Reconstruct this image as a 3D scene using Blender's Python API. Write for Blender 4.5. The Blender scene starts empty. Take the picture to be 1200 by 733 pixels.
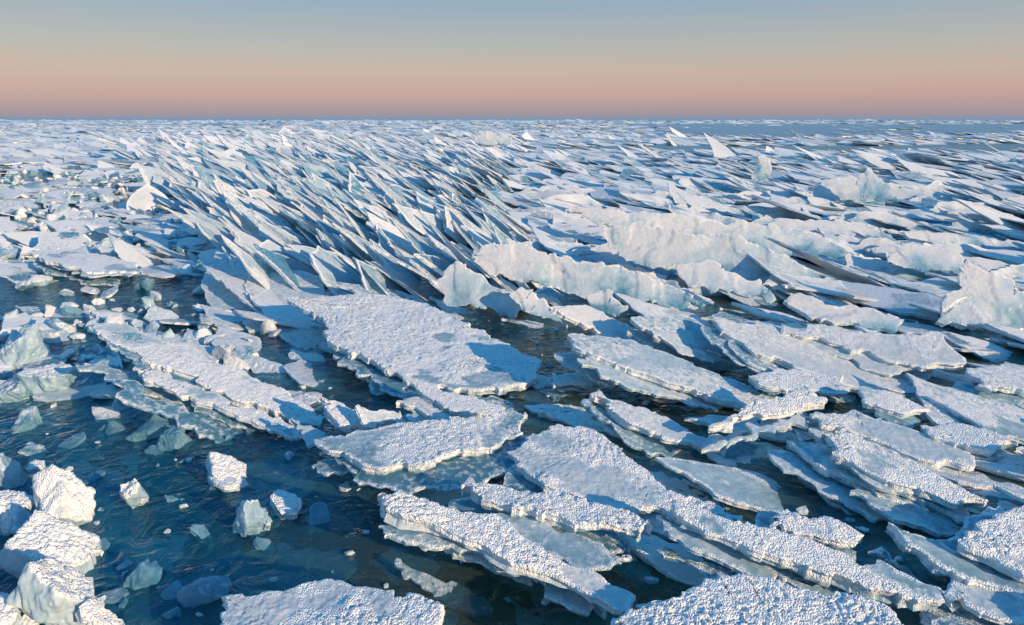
import bpy, bmesh, math
import numpy as np
from mathutils import Vector
rng=np.random.default_rng(23)
CAM_H=1.7; PITCH=math.radians(15.95)
# ---------------------------------------------------------------- noise
T=rng.random((256,256)); T2=rng.random((256,256)); T3=rng.random((256,256))
def vn(x,y):
    xi=np.floor(x).astype(int); yi=np.floor(y).astype(int)
    fx=x-xi; fy=y-yi; fx=fx*fx*(3-2*fx); fy=fy*fy*(3-2*fy)
    a=T[xi&255,yi&255]; b=T[(xi+1)&255,yi&255]; c=T[xi&255,(yi+1)&255]; d=T[(xi+1)&255,(yi+1)&255]
    return (a*(1-fx)+b*fx)*(1-fy)+(c*(1-fx)+d*fx)*fy
def fbm(x,y,o=3):
    s=0;a=1;t=0
    for i in range(o):
        s=s+a*vn(x*2**i+17.3*i,y*2**i+5.1*i); t+=a; a*=.5
    return s/t
def n1(x,y,o=3): return float(fbm(np.array([x]),np.array([y]),o)[0])
def grains(x,y):
    xi=np.floor(x).astype(int); yi=np.floor(y).astype(int); h=np.zeros_like(x)
    for dx in (-1,0,1):
        for dy in (-1,0,1):
            cx=(xi+dx)&255; cy=(yi+dy)&255
            px=xi+dx+T[cx,cy]; py=yi+dy+T2[cx,cy]; r=.4+.6*T3[cx,cy]
            h=np.maximum(h,(1-((x-px)**2+(y-py)**2)/(r*r))*r)
    return np.sqrt(np.clip(h,0,None))
# ---------------------------------------------------------------- plate geometry
def frame(az,dip,roll=0):
    a=math.radians(az); p=math.radians(dip); r=math.radians(roll)
    D=np.array([math.cos(a),math.sin(a),0.]); Z=np.array([0,0,1.])
    U=D*math.cos(p)-Z*math.sin(p); V0=np.cross(Z,D); N0=D*math.sin(p)+Z*math.cos(p)
    V=V0*math.cos(r)+N0*math.sin(r); Nn=N0*math.cos(r)-V0*math.sin(r)
    return U,V,Nn
def plate(poly,O,fr,thick,res,frost,rough=.02,gh=.0085,gs=.015,tone=None,edge=.6,wavy=1.,grad=False):
    U,V,N=fr
    poly=np.asarray(poly,float)
    nx=np.roll(poly,-1,0); area=np.sum(poly[:,0]*nx[:,1]-nx[:,0]*poly[:,1])
    if area<0: poly=poly[::-1]
    P=np.vstack([poly,poly[:1]]); seg=np.linalg.norm(np.diff(P,axis=0),axis=1); L=seg.sum()
    M=int(np.clip(L/res,9,680)); s=np.arange(M)/M*L; cs=np.concatenate([[0],np.cumsum(seg)])
    if M<14: # coarse far plates keep their real corners
        per=poly.copy(); M=len(per); s=cs[:-1]
    else: per=np.stack([np.interp(s,cs,P[:,0]),np.interp(s,cs,P[:,1])],1)
    tan=np.roll(per,-1,0)-np.roll(per,1,0); tan/=np.linalg.norm(tan,axis=1)[:,None]+1e-9
    nor=np.stack([tan[:,1],-tan[:,0]],1)
    so=rng.random(2)*200
    w=(fbm(per[:,0]*7+so[0],per[:,1]*7+so[1],4)-.5)*2*rough*1.6
    w+=(vn(per[:,0]*4+so[1],per[:,1]*4)>.62)*-rough*.9
    w+=(vn(per[:,0]*13+so[1],per[:,1]*13)>.66)*-rough*.5
    per=per+nor*w[:,None]
    c=per.mean(0); q=per-c; ev,E=np.linalg.eigh(q.T@q); ax=E[:,1]; bx=np.array([-ax[1],ax[0]])
    a=q@ax; b=q@bx; hw=(b.max()-b.min())/2
    A=np.stack([np.ones_like(a),a,a*a],1); co=np.linalg.lstsq(A,b,rcond=None)[0]
    if a.max()-a.min()<4*hw: co[2]*=.3
    lo=a.min()+hw*.9; hi=a.max()-hw*.9
    if lo>hi: lo=hi=(lo+hi)/2
    S=np.clip(a*.9,lo,hi); spine=c+S[:,None]*ax+(co[0]+co[1]*S+co[2]*S*S)[:,None]*bx
    K=int(np.clip(hw/res,1,64))
    rows=[];zs=[];fs=[]
    lowf=.012*min(1,hw*3)*wavy
    def zt(p):
        z=(fbm(p[:,0]*2.2+so[0],p[:,1]*2.2+so[1],3)-.5)*2*lowf
        if wavy>1: # conchoidal steps where the sheet has spalled
            z=z-(vn(p[:,0]*2.6+so[1],p[:,1]*5+so[0])>.55)*.010-(vn(p[:,0]*5+so[0],p[:,1]*3+so[1])>.7)*.010
        m=np.clip((fbm(p[:,0]*3+so[1],p[:,1]*3+so[0],4)-.30)*6,.15,1)*frost
        if gh>0 and frost>.05:
            g=grains(p[:,0]/gs+so[0],p[:,1]/gs+so[1])*.6+.5*grains(p[:,0]/(gs*.55)+so[1],p[:,1]/(gs*.55))+.22*grains(p[:,0]/(gs*2.3)+so[1],p[:,1]/(gs*2.3))
            g=g*(.45+1.1*fbm(p[:,0]*9+so[0],p[:,1]*9,3))
            z=z+g*gh*np.maximum(m,.4*frost)*1.3
        return z,m
    rb=min(thick*.25,.007)
    for k in range(K+1):
        t=k/K; p=spine+(per-spine)*t
        z,m=zt(p); d=(1-t)*np.linalg.norm(per-spine,axis=1); e=np.clip(1-d/rb,0,1)
        m=np.maximum(m,edge*np.clip(1-d/.05,0,1)) if K>3 else m
        z=z-rb*(1-np.sqrt(1-e*e*.8)); rows.append(p); zs.append(z); fs.append(m)
    z0=zs[-1]
    sd=[(.25,1),(.5,.8),(.75,.5),(1.,.25)] if res<.12 else [(1.,.6)]
    for f,fm in sd:
        ins=(fbm(s*6+so[0],np.full(M,f*9+so[1]),3)-.35)*min(thick,.05)*.9
        p=per-nor*(ins*(.4+f))[:,None]
        rows.append(p); zs.append(z0*(1-f)-thick*f*(.6+.7*vn(s*3+so[0],np.full(M,so[1])))); fs.append(np.full(M,fm*edge))
    rows.append(spine.copy()); zs.append(np.full(M,-thick)); fs.append(np.zeros(M))
    R=len(rows); p=np.concatenate(rows); z=np.concatenate(zs); f=np.concatenate(fs)
    X=O+p[:,0:1]*U+p[:,1:2]*V+z[:,None]*N
    i=np.arange(M); j=(i+1)%M; fa=[]
    for r in range(R-1):
        fa.append(np.stack([r*M+i,(r+1)*M+i,(r+1)*M+j,r*M+j],1))
    F=np.concatenate(fa); sm=np.repeat((np.arange(R-1)<K-1)&(K>3),M)
    tn=np.full(len(X),rng.random() if tone is None else tone)
    if grad: # shading gradient put into tone: cloudy frosted crest, bluer clear ice lower down
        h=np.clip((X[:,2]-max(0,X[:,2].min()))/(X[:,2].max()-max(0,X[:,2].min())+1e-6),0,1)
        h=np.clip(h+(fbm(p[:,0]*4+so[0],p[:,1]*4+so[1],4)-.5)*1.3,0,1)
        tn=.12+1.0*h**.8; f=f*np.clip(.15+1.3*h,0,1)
    return X,F,f,tn,sm
# ---------------------------------------------------------------- blocks
ICO={}
def ico(l):
    if l not in ICO:
        bm=bmesh.new(); bmesh.ops.create_icosphere(bm,subdivisions=l,radius=1)
        v=np.array([x.co[:] for x in bm.verts]); f=np.array([[x.index for x in g.verts] for g in bm.faces]); bm.free()
        ICO[l]=(v/np.linalg.norm(v,axis=1)[:,None],f)
    return ICO[l]
def block(c,dims,yaw,level,frost,tiltx=0,tilty=0,tone=None):
    D,F=ico(level); n=[];d=[]
    for ax in range(3):
        for sg in (-1,1):
            v=rng.normal(0,.4 if ax<2 else .15,3); v[ax]=sg; v/=np.linalg.norm(v); n.append(v); d.append(dims[ax]*(.7+.5*rng.random()))
    for _ in range(9):
        v=rng.normal(0,1,3); v[2]*=.6; v/=np.linalg.norm(v); n.append(v)
        d.append(np.sqrt(((v*np.array(dims))**2).sum())*(.6+.4*rng.random()))
    n=np.array(n); d=np.array(d)
    dots=np.maximum(D@n.T,1e-4); rr=d/dots; idx=rr.argmin(1); r=1/(((1/rr)**40).sum(1))**(1/40)
    X=D*r[:,None]; top=np.clip((n[idx][:,2]-.5)*4,0,1)
    sc=max(dims); so=rng.random(3)*100
    nz=(fbm(X[:,0]*3/sc+so[0]+X[:,2]*14,X[:,1]*3/sc+so[1]-X[:,2]*11,5)-.5)
    X=X*(1+nz*.45)[:,None]
    if level>=5:
        g=grains(X[:,0]/.018+so[0],X[:,1]/.018+so[1])+.5*grains(X[:,0]/.009+so[0],X[:,1]/.009+so[1]); X[:,2]+=g*.008*top*frost
        X+=n[idx]*((fbm(X[:,0]*25+so[0]+X[:,2]*30,X[:,1]*25+so[1],3)-.5)*.022*(1-top))[:,None]
    cx,sx=math.cos(tiltx),math.sin(tiltx); cy,sy=math.cos(tilty),math.sin(tilty); cz,sz=math.cos(yaw),math.sin(yaw)
    Rm=np.array([[cz,-sz,0],[sz,cz,0],[0,0,1]])@np.array([[cy,0,sy],[0,1,0],[-sy,0,cy]])@np.array([[1,0,0],[0,cx,-sx],[0,sx,cx]])
    X=X@Rm.T+np.array(c)
    tn=rng.random() if tone is None else tone
    return X,F,top*frost+.1*frost,np.full(len(X),tn),np.full(len(F),level>=5)
# ---------------------------------------------------------------- mesh writer
def write(name,parts,mat,center=True):
    X=np.concatenate([p[0] for p in parts]); off=0; loops=[];starts=[];sm=[]; lo=0
    for p in parts:
        F=p[1]; loops.append((F+off).ravel()); k=F.shape[1]
        starts.append(lo+np.arange(len(F))*k); lo+=F.size; off+=len(p[0]); sm.append(p[4])
    c=X.mean(0) if center else np.zeros(3)
    if center: c[2]=0
    me=bpy.data.meshes.new(name); loops=np.concatenate(loops); starts=np.concatenate(starts)
    me.vertices.add(len(X)); me.vertices.foreach_set('co',(X-c).astype(np.float32).ravel())
    me.loops.add(len(loops)); me.loops.foreach_set('vertex_index',loops.astype(np.int32))
    me.polygons.add(len(starts)); me.polygons.foreach_set('loop_start',starts.astype(np.int32))
    me.polygons.foreach_set('use_smooth',np.concatenate(sm))
    for nm,ix in (('frost',2),('tone',3)):
        at=me.attributes.new(nm,'FLOAT','POINT'); at.data.foreach_set('value',np.concatenate([p[ix] for p in parts]).astype(np.float32))
    me.update(calc_edges=True)
    ob=bpy.data.objects.new(name,me); ob.location=c; bpy.context.collection.objects.link(ob); me.materials.append(mat)
    return ob
# ---------------------------------------------------------------- materials
def N(nt,t,**k):
    n=nt.nodes.new(t)
    for a,b in k.items(): setattr(n,a,b)
    return n
def make_ice():
    m=bpy.data.materials.new('frosted_ice'); m.use_nodes=True; nt=m.node_tree; nt.nodes.clear(); L=nt.links.new
    out=N(nt,'ShaderNodeOutputMaterial'); geo=N(nt,'ShaderNodeNewGeometry')
    fr=N(nt,'ShaderNodeAttribute',attribute_name='frost'); tn=N(nt,'ShaderNodeAttribute',attribute_name='tone')
    def noise(s,d=4,r=.55):
        n=N(nt,'ShaderNodeTexNoise'); n.inputs['Scale'].default_value=s; n.inputs['Detail'].default_value=d; n.inputs['Roughness'].default_value=r
        L(geo.outputs['Position'],n.inputs['Vector']); return n
    def math_(op,a,b,cl=False):
        n=N(nt,'ShaderNodeMath',operation=op,use_clamp=cl)
        for i,v in enumerate((a,b)):
            if isinstance(v,(int,float)): n.inputs[i].default_value=v
            else: L(v,n.inputs[i])
        return n.outputs[0]
    def mixc(f,a,b):
        n=N(nt,'ShaderNodeMix',data_type='RGBA')
        for s,v in ((0,f),(6,a),(7,b)):
            if isinstance(v,(int,float)): n.inputs[s].default_value=v
            elif isinstance(v,tuple): n.inputs[s].default_value=(*v,1)
            else: L(v,n.inputs[s])
        return n.outputs[2]
    n2=noise(28,3,.65); n4=noise(7,3,.7)
    vo=N(nt,'ShaderNodeTexVoronoi'); vo.inputs['Scale'].default_value=150; L(geo.outputs['Position'],vo.inputs['Vector'])
    sep=N(nt,'ShaderNodeSeparateXYZ'); L(geo.outputs['Position'],sep.inputs[0])
    mr=N(nt,'ShaderNodeMapRange'); L(sep.outputs['Z'],mr.inputs['Value']); mr.inputs['From Min'].default_value=-.10; mr.inputs['From Max'].default_value=.06
    dry=mr.outputs[0]
    # snow
    sn=N(nt,'ShaderNodeBsdfPrincipled'); L(mixc(n4.outputs[0],(.86,.91,.93),(.96,.95,.93)),sn.inputs['Base Color']); sn.inputs['Roughness'].default_value=.55
    sn.inputs['Specular IOR Level'].default_value=.5
    b1=N(nt,'ShaderNodeBump'); b1.inputs['Strength'].default_value=1.; b1.inputs['Distance'].default_value=.0055
    L(math_('SUBTRACT',math_('MULTIPLY',n2.outputs[0],1.4),math_('MULTIPLY',vo.outputs['Distance'],1.1)),b1.inputs['Height']); L(b1.outputs[0],sn.inputs['Normal'])
    # ice
    ic=N(nt,'ShaderNodeBsdfPrincipled'); ic.inputs['IOR'].default_value=1.31; ic.inputs['Roughness'].default_value=.18
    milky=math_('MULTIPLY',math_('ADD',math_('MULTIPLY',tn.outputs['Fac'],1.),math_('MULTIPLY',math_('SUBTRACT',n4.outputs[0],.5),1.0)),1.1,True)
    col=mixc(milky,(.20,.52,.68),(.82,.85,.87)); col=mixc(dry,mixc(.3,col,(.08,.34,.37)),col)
    L(col,ic.inputs['Base Color'])
    L(math_('SUBTRACT',.6,math_('MULTIPLY',milky,1.),True),ic.inputs['Transmission Weight'])
    b2=N(nt,'ShaderNodeBump'); b2.inputs['Strength'].default_value=.5; b2.inputs['Distance'].default_value=.018
    L(math_('ADD',n4.outputs[0],math_('MULTIPLY',n2.outputs[0],.4)),b2.inputs['Height']); L(b2.outputs[0],ic.inputs['Normal'])
    tl=N(nt,'ShaderNodeBsdfTranslucent'); L(mixc(milky,(.45,.76,.90),(.96,.89,.87)),tl.inputs[0])
    mi=N(nt,'ShaderNodeMixShader'); mi.inputs[0].default_value=.28; L(ic.outputs[0],mi.inputs[1]); L(tl.outputs[0],mi.inputs[2])
    ff=math_('ADD',fr.outputs['Fac'],math_('MULTIPLY',math_('SUBTRACT',n2.outputs[0],.5),1.5))
    ff=math_('MULTIPLY',math_('SUBTRACT',ff,.3),2.6,True); ff=math_('MULTIPLY',ff,math_('MULTIPLY',math_('SUBTRACT',dry,.45),3.,True))
    mx=N(nt,'ShaderNodeMixShader'); L(ff,mx.inputs[0]); L(mi.outputs[0],mx.inputs[1]); L(sn.outputs[0],mx.inputs[2]); L(mx.outputs[0],out.inputs[0])
    return m
def make_water():
    m=bpy.data.materials.new('lake_water'); m.use_nodes=True; nt=m.node_tree; nt.nodes.clear(); L=nt.links.new
    out=N(nt,'ShaderNodeOutputMaterial'); geo=N(nt,'ShaderNodeNewGeometry')
    n1=N(nt,'ShaderNodeTexNoise'); n1.inputs['Scale'].default_value=.6; n1.inputs['Detail'].default_value=4; L(geo.outputs['Position'],n1.inputs['Vector'])
    n2=N(nt,'ShaderNodeTexNoise'); n2.inputs['Scale'].default_value=8; n2.inputs['Detail'].default_value=4; n2.inputs['Distortion'].default_value=1.2; L(geo.outputs['Position'],n2.inputs['Vector'])
    bp=N(nt,'ShaderNodeBump'); bp.inputs['Strength'].default_value=1.; bp.inputs['Distance'].default_value=.028; L(n2.outputs[0],bp.inputs['Height'])
    sp=N(nt,'ShaderNodeSeparateXYZ'); L(geo.outputs['Position'],sp.inputs[0])
    mr=N(nt,'ShaderNodeMapRange'); mr.inputs['From Min'].default_value=-1.8; mr.inputs['From Max'].default_value=.0; mr.inputs['To Min'].default_value=-.2; mr.inputs['To Max'].default_value=.2; L(sp.outputs['X'],mr.inputs['Value'])
    ad=N(nt,'ShaderNodeMath',operation='ADD'); L(n1.outputs[0],ad.inputs[0]); L(mr.outputs[0],ad.inputs[1])
    cr=N(nt,'ShaderNodeValToRGB'); L(ad.outputs[0],cr.inputs[0]); e=cr.color_ramp.elements
    e[0].position=.3; e[0].color=(.005,.17,.29,1); e[1].position=.68; e[1].color=(.12,.14,.08,1)
    df=N(nt,'ShaderNodeBsdfDiffuse'); L(cr.outputs[0],df.inputs[0])
    tr=N(nt,'ShaderNodeBsdfTransparent'); tr.inputs[0].default_value=(.44,.80,.81,1)
    m1=N(nt,'ShaderNodeMixShader'); m1.inputs[0].default_value=.37; L(tr.outputs[0],m1.inputs[1]); L(df.outputs[0],m1.inputs[2])
    rg=N(nt,'ShaderNodeMapRange'); rg.inputs['From Min'].default_value=15; rg.inputs['From Max'].default_value=70; rg.inputs['To Min'].default_value=.05; rg.inputs['To Max'].default_value=.5; L(sp.outputs['Y'],rg.inputs['Value'])
    gl=N(nt,'ShaderNodeBsdfGlossy'); L(rg.outputs[0],gl.inputs['Roughness']); L(bp.outputs[0],gl.inputs['Normal'])
    gl.inputs[0].default_value=(.85,.95,1,1)
    fz=N(nt,'ShaderNodeFresnel'); fz.inputs[0].default_value=1.36; L(bp.outputs[0],fz.inputs['Normal'])
    fm=N(nt,'ShaderNodeMath',operation='MINIMUM'); L(fz.outputs[0],fm.inputs[0]); fm.inputs[1].default_value=.7
    m2=N(nt,'ShaderNodeMixShader'); L(fm.outputs[0],m2.inputs[0]); L(m1.outputs[0],m2.inputs[1]); L(gl.outputs[0],m2.inputs[2]); L(m2.outputs[0],out.inputs[0])
    return m
def make_bed():
    m=bpy.data.materials.new('silt'); m.use_nodes=True; nt=m.node_tree; b=nt.nodes['Principled BSDF']
    n=N(nt,'ShaderNodeTexNoise'); n.inputs['Scale'].default_value=1.2
    c=N(nt,'ShaderNodeValToRGB'); nt.links.new(n.outputs[0],c.inputs[0]); c.color_ramp.elements[0].color=(.03,.08,.075,1); c.color_ramp.elements[1].color=(.13,.16,.12,1)
    nt.links.new(c.outputs[0],b.inputs['Base Color']); b.inputs['Roughness'].default_value=.9; return m
ICE=make_ice()
def sheet(name,z,mat,r=9000):
    me=bpy.data.meshes.new(name); me.from_pydata([(-r,-r,0),(r,-r,0),(r,r,0),(-r,r,0)],[],[(0,1,2,3)]); me.materials.append(mat)
    o=bpy.data.objects.new(name,me); o.location=(0,0,z); bpy.context.collection.objects.link(o)
sheet('lake_water',0,make_water()); sheet('lake_bed',-.8,make_bed())
# ---------------------------------------------------------------- surveyed main slabs
def ray(px,py):
    x=(px-600)/800.; y=-(py-366.5)/800.
    c,s=math.cos(PITCH),math.sin(PITCH)
    return np.array([x, c+y*s, -s+y*c])
EYE=np.array([0,0,CAM_H])
def ground(px,py,z=0):
    r=ray(px,py); return EYE+r*((z-CAM_H)/r[2])
H=[ # outline, z, az, dip, thick, frost
([335,350,400,345,465,347,520,365,560,385,600,405,640,430,625,448,590,457,545,460,500,452,450,435,400,410,385,400,375,375],.14,-40,6,.036,1.3),
([365,515,420,500,480,495,540,490,600,480,622,483,610,505,580,530,530,540,480,548,430,545,385,530],.2,-60,5,.038,1.3),
([590,530,610,510,640,498,690,505,740,540,780,570,840,590,880,610,860,622,800,620,770,605,700,592,640,570],.12,-45,8,.036,1.3),
([538,562,600,565,680,580,740,598,772,615,755,632,700,628,640,608,560,590],.18,-60,6,.04,1.3),
([442,580,470,575,520,590,580,610,630,640,690,670,740,700,730,712,690,705,620,670,560,640,500,615,445,597],.2,-35,12,.042,1.2),
([262,700,300,690,380,685,440,690,500,697,520,712,505,733,480,770,380,800,260,770,255,725],.14,-70,4,.045,1.3),
([712,722,760,705,820,690,835,670,870,665,930,685,1000,700,1040,715,1060,770,900,810,720,780],.16,-60,6,.045,1.2),
([790,590,830,597,900,620,960,640,1030,660,1100,690,1105,705,1060,705,1000,690,930,665,860,640,800,610],.15,-35,10,.04,1),
([895,600,920,597,970,610,1010,628,1005,640,960,632,900,620],.13,-50,9,.035,1),
([1120,620,1170,605,1200,590,1260,600,1260,680,1200,672,1160,655,1125,640],.14,-60,8,.04,1.2),
([110,380,150,377,200,395,260,425,330,455,380,490,375,502,320,485,250,460,180,430,125,402],.2,-30,14,.04,1),
([165,430,200,437,280,470,350,500,372,515,340,519,280,496,210,467,170,447],.12,-30,12,.036,1),
([830,500,870,475,910,460,945,450,962,470,940,482,890,492,850,503],.2,-80,16,.04,1.1),
([670,393,720,390,800,420,880,455,900,470,870,474,800,455,720,430,675,407],.2,-35,16,.036,.5),
([905,385,960,383,1050,388,1100,388,1130,425,1080,434,1010,414,930,397],.22,-95,22,.04,.6),
([840,375,900,380,980,410,1060,445,1078,462,1030,462,960,443,880,412,845,390],.16,-40,16,.036,.5),
([955,505,1000,510,1060,540,1130,575,1160,590,1120,594,1050,568,980,534],.14,-35,12,.035,.9),
([920,515,960,520,1030,560,1100,590,1090,600,1020,580,950,543],.10,-35,10,.035,.8),
([1078,500,1120,495,1170,505,1195,520,1160,527,1100,517],.1,-50,5,.03,.9),
([875,440,930,430,990,440,1000,457,950,463,890,452],.14,-60,12,.035,.7),
([945,485,1000,478,1060,500,1130,520,1140,545,1090,540,1020,518,960,502],.12,-50,10,.035,.9),
([1130,430,1200,425,1270,430,1270,462,1150,457],.12,-50,10,.04,.6),
([35,295,90,292,160,310,168,320,110,320,50,307],.2,-60,8,.035,.9),
([1098,378,1108,352,1122,335,1120,312,1132,299,1158,316,1186,325,1215,345,1250,372,1240,392,1190,388,1140,384],.3,-94,52,.05,.3),
([550,298,580,281,640,292,720,308,800,338,830,358,800,364,720,352,640,337,570,322],.32,-96,52,.035,.3),
([705,268,740,262,800,268,860,275,920,298,960,322,975,345,900,337,820,322,740,307,715,292],.36,-98,54,.04,.3),
([660,245,720,242,800,252,880,260,960,273,1005,300,950,306,880,294,800,284,700,265],.36,-92,48,.04,.35),
([510,332,535,305,570,322,620,352,605,374,520,354],.26,-95,52,.035,0.),
([600,345,625,335,650,362,660,378,615,372],.2,-80,45,.03,0.),
([690,345,715,338,735,362,725,372,690,368],.2,-90,45,.03,0.),
([1035,290,1070,284,1130,298,1190,312,1180,328,1100,320,1040,306],.22,-90,38,.04,.3),
([880,212,888,186,893,178,903,190,905,212],.5,-95,72,.05,.1),
([1003,212,1016,192,1040,213,1058,236,1010,238],.5,-98,60,.05,.2),
([945,218,1000,205,1035,222,1035,240,960,236],.35,-96,50,.05,.3),
([795,312,830,303,890,328,912,352,850,348,810,333],.28,-94,50,.035,.15),
([915,352,940,345,1000,355,1062,375,1050,390,960,380],.2,-90,32,.035,.3),
([555,160,575,153,602,160,600,168,560,170],1.1,-95,60,.12,.2),
([740,372,800,370,850,392,915,418,900,428,830,418,770,395],.2,-45,20,.035,.5),
([645,360,690,358,740,385,770,400,750,408,690,388],.22,-40,30,.035,.3),
([460,470,500,462,560,480,600,500,560,508,500,492],.08,-40,10,.035,.5),
([690,455,740,470,800,500,860,525,850,535,780,515,710,480],.1,-35,14,.035,.5),
([415,470,470,480,480,500,430,500],.16,-20,40,.035,.3),
([640,436,690,433,705,450,650,452],.09,-60,5,.03,.7),
([1040,612,1090,630,1150,662,1230,690,1220,706,1130,680,1060,640],.1,-35,12,.035,.3),
([1130,670,1200,690,1290,720,1290,760,1180,730,1100,700],.05,-40,8,.035,.5),
([370,465,385,468,425,490,430,503,400,497],.16,-25,18,.035,1),
([475,445,540,462,590,478,585,490,520,478],.12,-35,10,.03,.9),
([1010,455,1060,462,1090,480,1060,487,1015,472],.14,-50,12,.035,.8),
]
foot=[]; fieldparts=[]
for out,z,az,dip,th,fz in H:
    px=np.array(out,float).reshape(-1,2); fr=frame(az,dip); U,V,Nn=fr
    c=px.mean(0); O=ground(c[0],c[1],z); pts=[]
    for a,b in px:
        r=ray(a,b); t=np.dot(O-EYE,Nn)/np.dot(r,Nn); q=EYE+r*t-O; pts.append((q@U,q@V))
    pts=np.array(pts); dist=np.linalg.norm(O-EYE); fin=dip>=28
    res=max(.0056,.0029*dist)
    tone=rng.uniform(.35,.8)
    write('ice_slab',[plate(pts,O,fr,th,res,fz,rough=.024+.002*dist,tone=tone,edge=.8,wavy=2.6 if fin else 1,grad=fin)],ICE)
    foot.append((O[0],O[1],np.abs(pts).max()*(.8 if dip<24 else .35),O[2]))
    if dist<9 and dip<24:
        for k in range(2):
            O2=O-np.array([0,0,th*1.2+.045*k])+np.array([rng.uniform(-.16,.03),rng.uniform(-.16,.03),0])
            if O2[2]<-.04: continue
            fr2=frame(az+rng.uniform(-12,12),max(2,dip+rng.uniform(-4,6)))
            fieldparts.append(plate(pts*rng.uniform(.8,1.0),O2,fr2,.02,res*2,.3,rough=.05,gh=0,tone=rng.uniform(0,.7)))
foot=np.array(foot)
# ---------------------------------------------------------------- random plates
def rpoly(lu,lv,n=None):
    n=n or rng.integers(5,9)
    a=np.sort((np.arange(n)+rng.uniform(-.35,.35,n))/n*2*math.pi); r=rng.uniform(.62,1.1,n)
    return np.stack([np.cos(a)*r*lu/2,np.sin(a)*r*lv/2],1)
SH=np.array([(-.5,.05),(-.22,.38),(.1,.5),(.36,.42),(.5,.1),(.42,-.35),(.08,-.5),(-.28,-.33)])
def shard(lu,lv):
    p=SH+rng.normal(0,.075,SH.shape); p[0]+=(rng.uniform(-.12,.04),rng.uniform(-.35,.35))
    return p*np.array([lu,lv*rng.choice([-1,1])])
def zone(x,y):
    xc=-1.2-.28*(y-7); hw=1.6+.27*max(0,y-7)
    return (x-xc)/hw
FAR=[plate(shard(1,1),np.zeros(3),(np.array([1.,0,0]),np.array([0,1.,0]),np.array([0,0,1.])),1.,9,1,rough=.03,gh=0,edge=1) for _ in range(60)]
for i in range(len(FAR)):
    FAR[i][0][:,2]=np.clip(FAR[i][0][:,2],-1.2,0)
y=1.3
while y<420:
    near=y<25
    sy=(.25+.023*y) if near else .035*y
    sx=sy if near else .014*y
    W=1.0*y+2.5 if near else .95*y+3
    for x in np.arange(-W,W,sx):
        X=x+rng.uniform(-.5,.5)*sx; Y=y+rng.uniform(-.5,.5)*sy; d=math.hypot(X,Y)
        zn=zone(X,Y); blade=abs(zn)<1 and Y>6.2
        if Y>25:
            op=n1(X*.018+40,Y*.05+9)
            if X>Y*.16+(n1(Y*.2,X*.02)-.5)*30 and 66+26*(n1(X*.06,3.)-.5)<Y<190 and rng.random()<.97: continue
            if op>.66: continue
        else:
            op=n1(X*.22+40,Y*.3+9)
            if op>.62 and not blade and not (X>1.5 and Y>5 and rng.random()<.75): continue
        if Y<4.0 and -1.9<X<-.35: continue
        if Y<4.0 and X<=-1.9 and rng.random()>.3: continue
        if 6.0<Y<7.3 and X<-2.9 and rng.random()>.2: continue
        nearhero=False
        if near:
            dd=np.hypot(foot[:,0]-X,foot[:,1]-Y); nearhero=(dd<foot[:,2]+.15).any()
            if nearhero and rng.random()<.4: continue
            cz=(n1(X*.35+7,Y*.35+3,2)-.5)*2
            for rep in range(2 if (blade and rng.random()<.75) else 1):
                X_=X+rng.normal(0,.12)*rep; Y_=Y+rng.normal(0,.12)*rep
                roll=0; g=1+.02*Y; ed=rng.uniform(.6,1.1)
                if zn<-1:
                    az=rng.normal(-25,28)+25*cz; dip=abs(rng.normal(9,9)) if (Y>14 or rng.random()<.85) else rng.uniform(25,45); dip=min(dip,45); lu=rng.uniform(.25,.85)*g; lv=lu*rng.uniform(.4,.9); fz=rng.uniform(.5,1.2); z=rng.uniform(0,.09); roll=rng.normal(0,10)
                elif blade:
                    az=-6+rng.normal(0,7)+16*cz; dip=rng.normal(36,6)+9*cz-.8*max(0,Y-11); lu=rng.uniform(.75,1.55)*g*.9; lv=rng.uniform(.35,.75)*g; fz=rng.uniform(-.1,.8); z=rng.uniform(-.02,.10); roll=rng.normal(0,7); ed=rng.uniform(1,1.5)
                else:
                    az=rng.normal(-30,12)+15*cz; dip=abs(rng.normal(12,6)); lu=rng.uniform(.6,1.7)*g; lv=lu*rng.uniform(.3,.65); fz=rng.uniform(.3,1.4); z=rng.uniform(.0,.10); roll=rng.normal(2,10)
                if nearhero: dip*=.5; z=min(z,.0); lu*=.65; lv*=.65
                if Y<6: lu*=.65; lv*=.65; dip=min(dip,14); z=min(z,.03); roll*=.5
                th=rng.uniform(.014,.030); res=max(.016,.0066*d)
                fieldparts.append(plate(shard(lu,lv),np.array([X_,Y_,z]),frame(az,dip,roll),th,res,fz,rough=.02,gh=.008 if d<7 else 0,edge=ed))
        else:
            g=1+.007*Y; lu=rng.uniform(.8,2.2)*g; bl=abs(zn)<1.1 and Y<60
            if bl: az=rng.normal(-12,14); dip=max(4,rng.normal(22,6)-.25*(Y-25)); lv=lu*rng.uniform(.3,.6)
            else: az=rng.normal(-25,30); dip=abs(rng.normal(6,4)) if rng.random()<.98 else rng.uniform(15,35); lv=lu*rng.uniform(.35,.8)
            if Y>90: dip*=.5
            U,V,Nn=frame(az,dip,rng.normal(2,5)); P=FAR[rng.integers(60)]; q=P[0]; th=.03+.0004*Y
            Xw=np.array([X,Y,rng.uniform(0,.12)])+q[:,0:1]*lu*U+q[:,1:2]*lv*V+q[:,2:3]*th*Nn
            fieldparts.append((Xw,P[1],P[2]*rng.uniform(.4,1.2),np.full(len(q),rng.random()),P[4]))
    y+=sy
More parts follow.
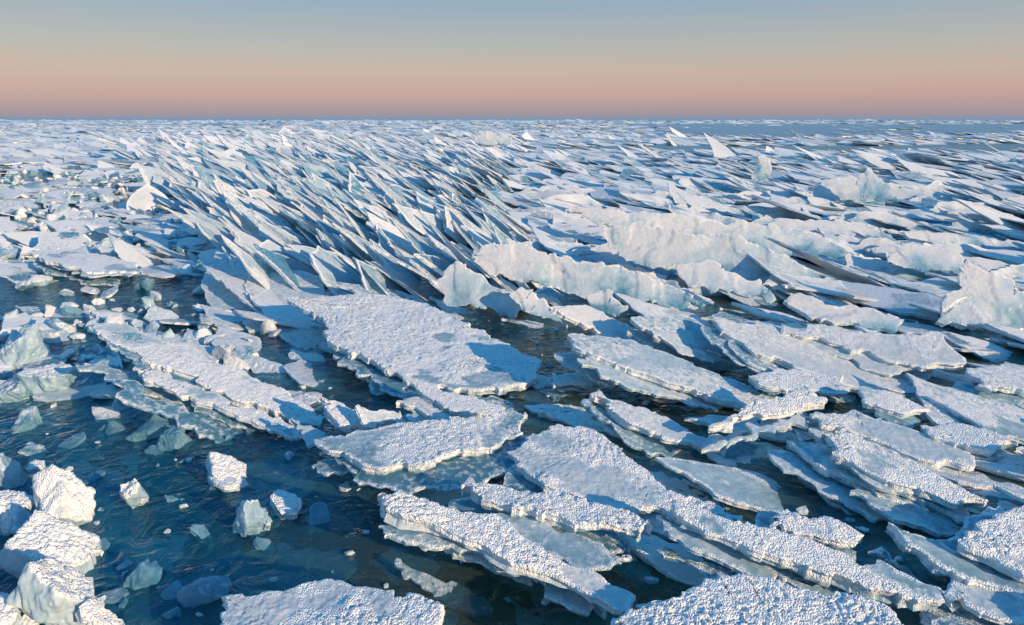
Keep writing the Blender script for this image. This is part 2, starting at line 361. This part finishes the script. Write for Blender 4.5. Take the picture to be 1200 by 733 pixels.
# upturned sheets on the right: long crests that fall to the right
for _ in range(75):
    Y=rng.uniform(6.3,15); X=rng.uniform(.02,.85)*Y
    if zone(X,Y)<.9: continue
    lu=rng.uniform(.3,.62); lv=rng.uniform(.8,1.9)*(1+.02*Y)
    p=SH[:, ::-1]+rng.normal(0,.06,SH.shape); p=p*np.array([lu,lv]); p[:,0]+=p[:,1]*rng.uniform(.08,.26)
    dd=np.hypot(foot[:,0]-X,foot[:,1]-Y); i=dd.argmin()
    z=rng.uniform(.05,.17)
    if dd[i]<.8: z=.0
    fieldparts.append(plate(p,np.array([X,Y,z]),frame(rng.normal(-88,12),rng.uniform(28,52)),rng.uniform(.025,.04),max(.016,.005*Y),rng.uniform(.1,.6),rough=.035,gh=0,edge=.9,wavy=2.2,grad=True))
# thin sheets lying just under / at the water surface between the slabs
for _ in range(300):
    Y=rng.uniform(1.9,7); X=rng.uniform(-.8,.8)*Y
    lu=rng.uniform(.2,.7)
    fieldparts.append(plate(shard(lu,lu*.6),np.array([X,Y,rng.uniform(-.10,-.015)]),frame(rng.normal(-35,25),rng.uniform(0,9)),.016,.035,0,rough=.03,gh=0,tone=rng.uniform(.3,1)))
write('ice_slab_field',fieldparts,ICE)
# ---------------------------------------------------------------- broken pieces by the open water
B=[(268,553,.26,.15,.06,1.2),(160,582,.08,.07,.07,1.1),(292,610,.13,.10,.08,.8),(72,600,.20,.14,.08,.9),(58,650,.32,.20,.07,1.2),(75,706,.26,.17,.07,1.1),
(12,600,.18,.13,.08,.9),(2,555,.14,.14,.08,.8),(38,530,.12,.1,.06,.4),(335,592,.16,.10,.035,1),(162,682,.07,.06,.08,.1),(240,697,.14,.1,.07,.2),(2,726,.2,.12,.08,1.1),
(188,505,.24,.16,.08,0),(110,450,.2,.18,.08,.1),(205,520,.14,.12,.08,.0),(28,418,.34,.24,.10,.9),(65,450,.26,.22,.10,.6),(20,462,.2,.2,.1,.4),(45,492,.16,.12,.05,.1),
(240,628,.14,.07,.04,.0),(135,505,.16,.12,.05,0),(275,515,.12,.06,.04,.1),(375,612,.14,.08,.03,.1),(110,560,.14,.08,.04,0),(150,475,.2,.12,.05,.1),(85,520,.18,.1,.05,0),
(120,640,.12,.08,.05,.1),(205,585,.10,.06,.05,.3),(310,640,.1,.06,.03,.1),(30,500,.14,.12,.08,.3),(130,700,.1,.07,.05,.2)]
for px,py,a,b,c,f in B:
    g=ground(px,py,.045 if f>.4 else .0)
    if c>.065:
        parts=[block(g,(a*.6,b*.72,c*1.0),rng.uniform(-.9,.4),6 if a>.12 else 5,f*1.1,rng.normal(0,.35),rng.normal(.15,.35),tone=.1+.4*f)]
    else: parts=[]
    for k in range(2 if f>.4 else 3):
        sc_=1 if k==0 and not parts else rng.uniform(.45,.8)
        o=g+(np.array([rng.normal(0,a*.45),rng.normal(0,b*.45),-.015*k]) if (k or parts) else 0)
        parts.append(plate(rpoly(a*1.25*sc_,b*1.25*sc_),o+np.array([0,0,.01]),frame(rng.uniform(-110,20),rng.uniform(8,40)),(c if k==0 and c<=.065 else .03)*.8,.008,f,rough=.016,tone=.1+.4*f,edge=.5*f))
    write('ice_block',parts,ICE)
# ---------------------------------------------------------------- small rubble
rub=[]
for _ in range(1400):
    Y=rng.uniform(4.2,22); X=-rng.uniform(.25,.95)*Y-rng.uniform(0,1)
    if zone(X,Y)>-.7: continue
    if 6.0<Y<7.3 and rng.random()<.7: continue
    s=rng.uniform(.03,.12)*(1+.03*Y)
    rub.append(block((X,Y,s*.25),(s,s*rng.uniform(.3,.8),s*rng.uniform(.15,.45)),rng.uniform(0,6),2 if Y>9 else 3,rng.uniform(.3,1.2),rng.normal(0,.5),rng.normal(0,.5)))
for _ in range(300):
    Y=rng.uniform(2,6); X=rng.uniform(-.8,.8)*Y; s=rng.uniform(.008,.035)
    rub.append(block((X,Y,s*.1),(s,s*rng.uniform(.4,.9),s*.4),rng.uniform(0,6),3,rng.uniform(0,.9),rng.normal(0,.3),0))
write('ice_rubble',rub,ICE)
# ---------------------------------------------------------------- light
SAZ=math.radians(128); SEL=math.radians(15.5)
w=bpy.data.worlds.new('World'); bpy.context.scene.world=w; w.use_nodes=True; nt=w.node_tree; nt.nodes.clear(); L=nt.links.new
wo=N(nt,'ShaderNodeOutputWorld'); bg=N(nt,'ShaderNodeBackground'); bg.inputs[1].default_value=.1
sky=N(nt,'ShaderNodeTexSky',sky_type='NISHITA'); sky.sun_disc=False; sky.sun_elevation=SEL; sky.sun_rotation=SAZ
tc=N(nt,'ShaderNodeTexCoord'); sp=N(nt,'ShaderNodeSeparateXYZ'); L(tc.outputs['Generated'],sp.inputs[0])
cr=N(nt,'ShaderNodeValToRGB'); L(sp.outputs['Z'],cr.inputs[0])
def lin(c): return tuple(((v/255+.055)/1.055)**2.4 for v in c)+(1,)
st=[(0,(154,148,166)),(.012,(176,156,162)),(.032,(202,168,160)),(.058,(204,180,166)),(.085,(188,184,176)),(.15,(148,174,194)),(.3,(74,162,212)),(1,(20,128,204))]
e=cr.color_ramp.elements; e[0].position=0; e[0].color=lin(st[0][1]); e[1].position=1; e[1].color=lin(st[-1][1])
for p,c in st[1:-1]: q=e.new(p); q.color=lin(c)
mu=N(nt,'ShaderNodeVectorMath',operation='SCALE'); mu.inputs['Scale'].default_value=10; L(cr.outputs[0],mu.inputs[0])
mx=N(nt,'ShaderNodeMix',data_type='RGBA'); mx.inputs[0].default_value=.9; L(sky.outputs[0],mx.inputs[6]); L(mu.outputs[0],mx.inputs[7]); L(mx.outputs[2],bg.inputs[0]); L(bg.outputs[0],wo.inputs[0])
sl=bpy.data.lights.new('sun','SUN'); sl.energy=5; sl.angle=math.radians(.5); sl.color=(1,.73,.46)
so=bpy.data.objects.new('sun',sl); bpy.context.collection.objects.link(so)
tv=Vector((math.sin(SAZ)*math.cos(SEL),math.cos(SAZ)*math.cos(SEL),math.sin(SEL))); so.rotation_euler=tv.to_track_quat('Z','Y').to_euler(); so.location=(3,-3,6)
cam=bpy.data.cameras.new('camera'); cam.lens=24; cam.sensor_width=36; cam.clip_end=20000; cam.clip_start=.05
co=bpy.data.objects.new('camera',cam); co.location=(0,0,CAM_H); co.rotation_euler=(math.pi/2-PITCH,0,0); bpy.context.collection.objects.link(co)
sc=bpy.context.scene; sc.camera=co; sc.view_settings.view_transform='Standard'; sc.view_settings.look='None'; sc.view_settings.exposure=0
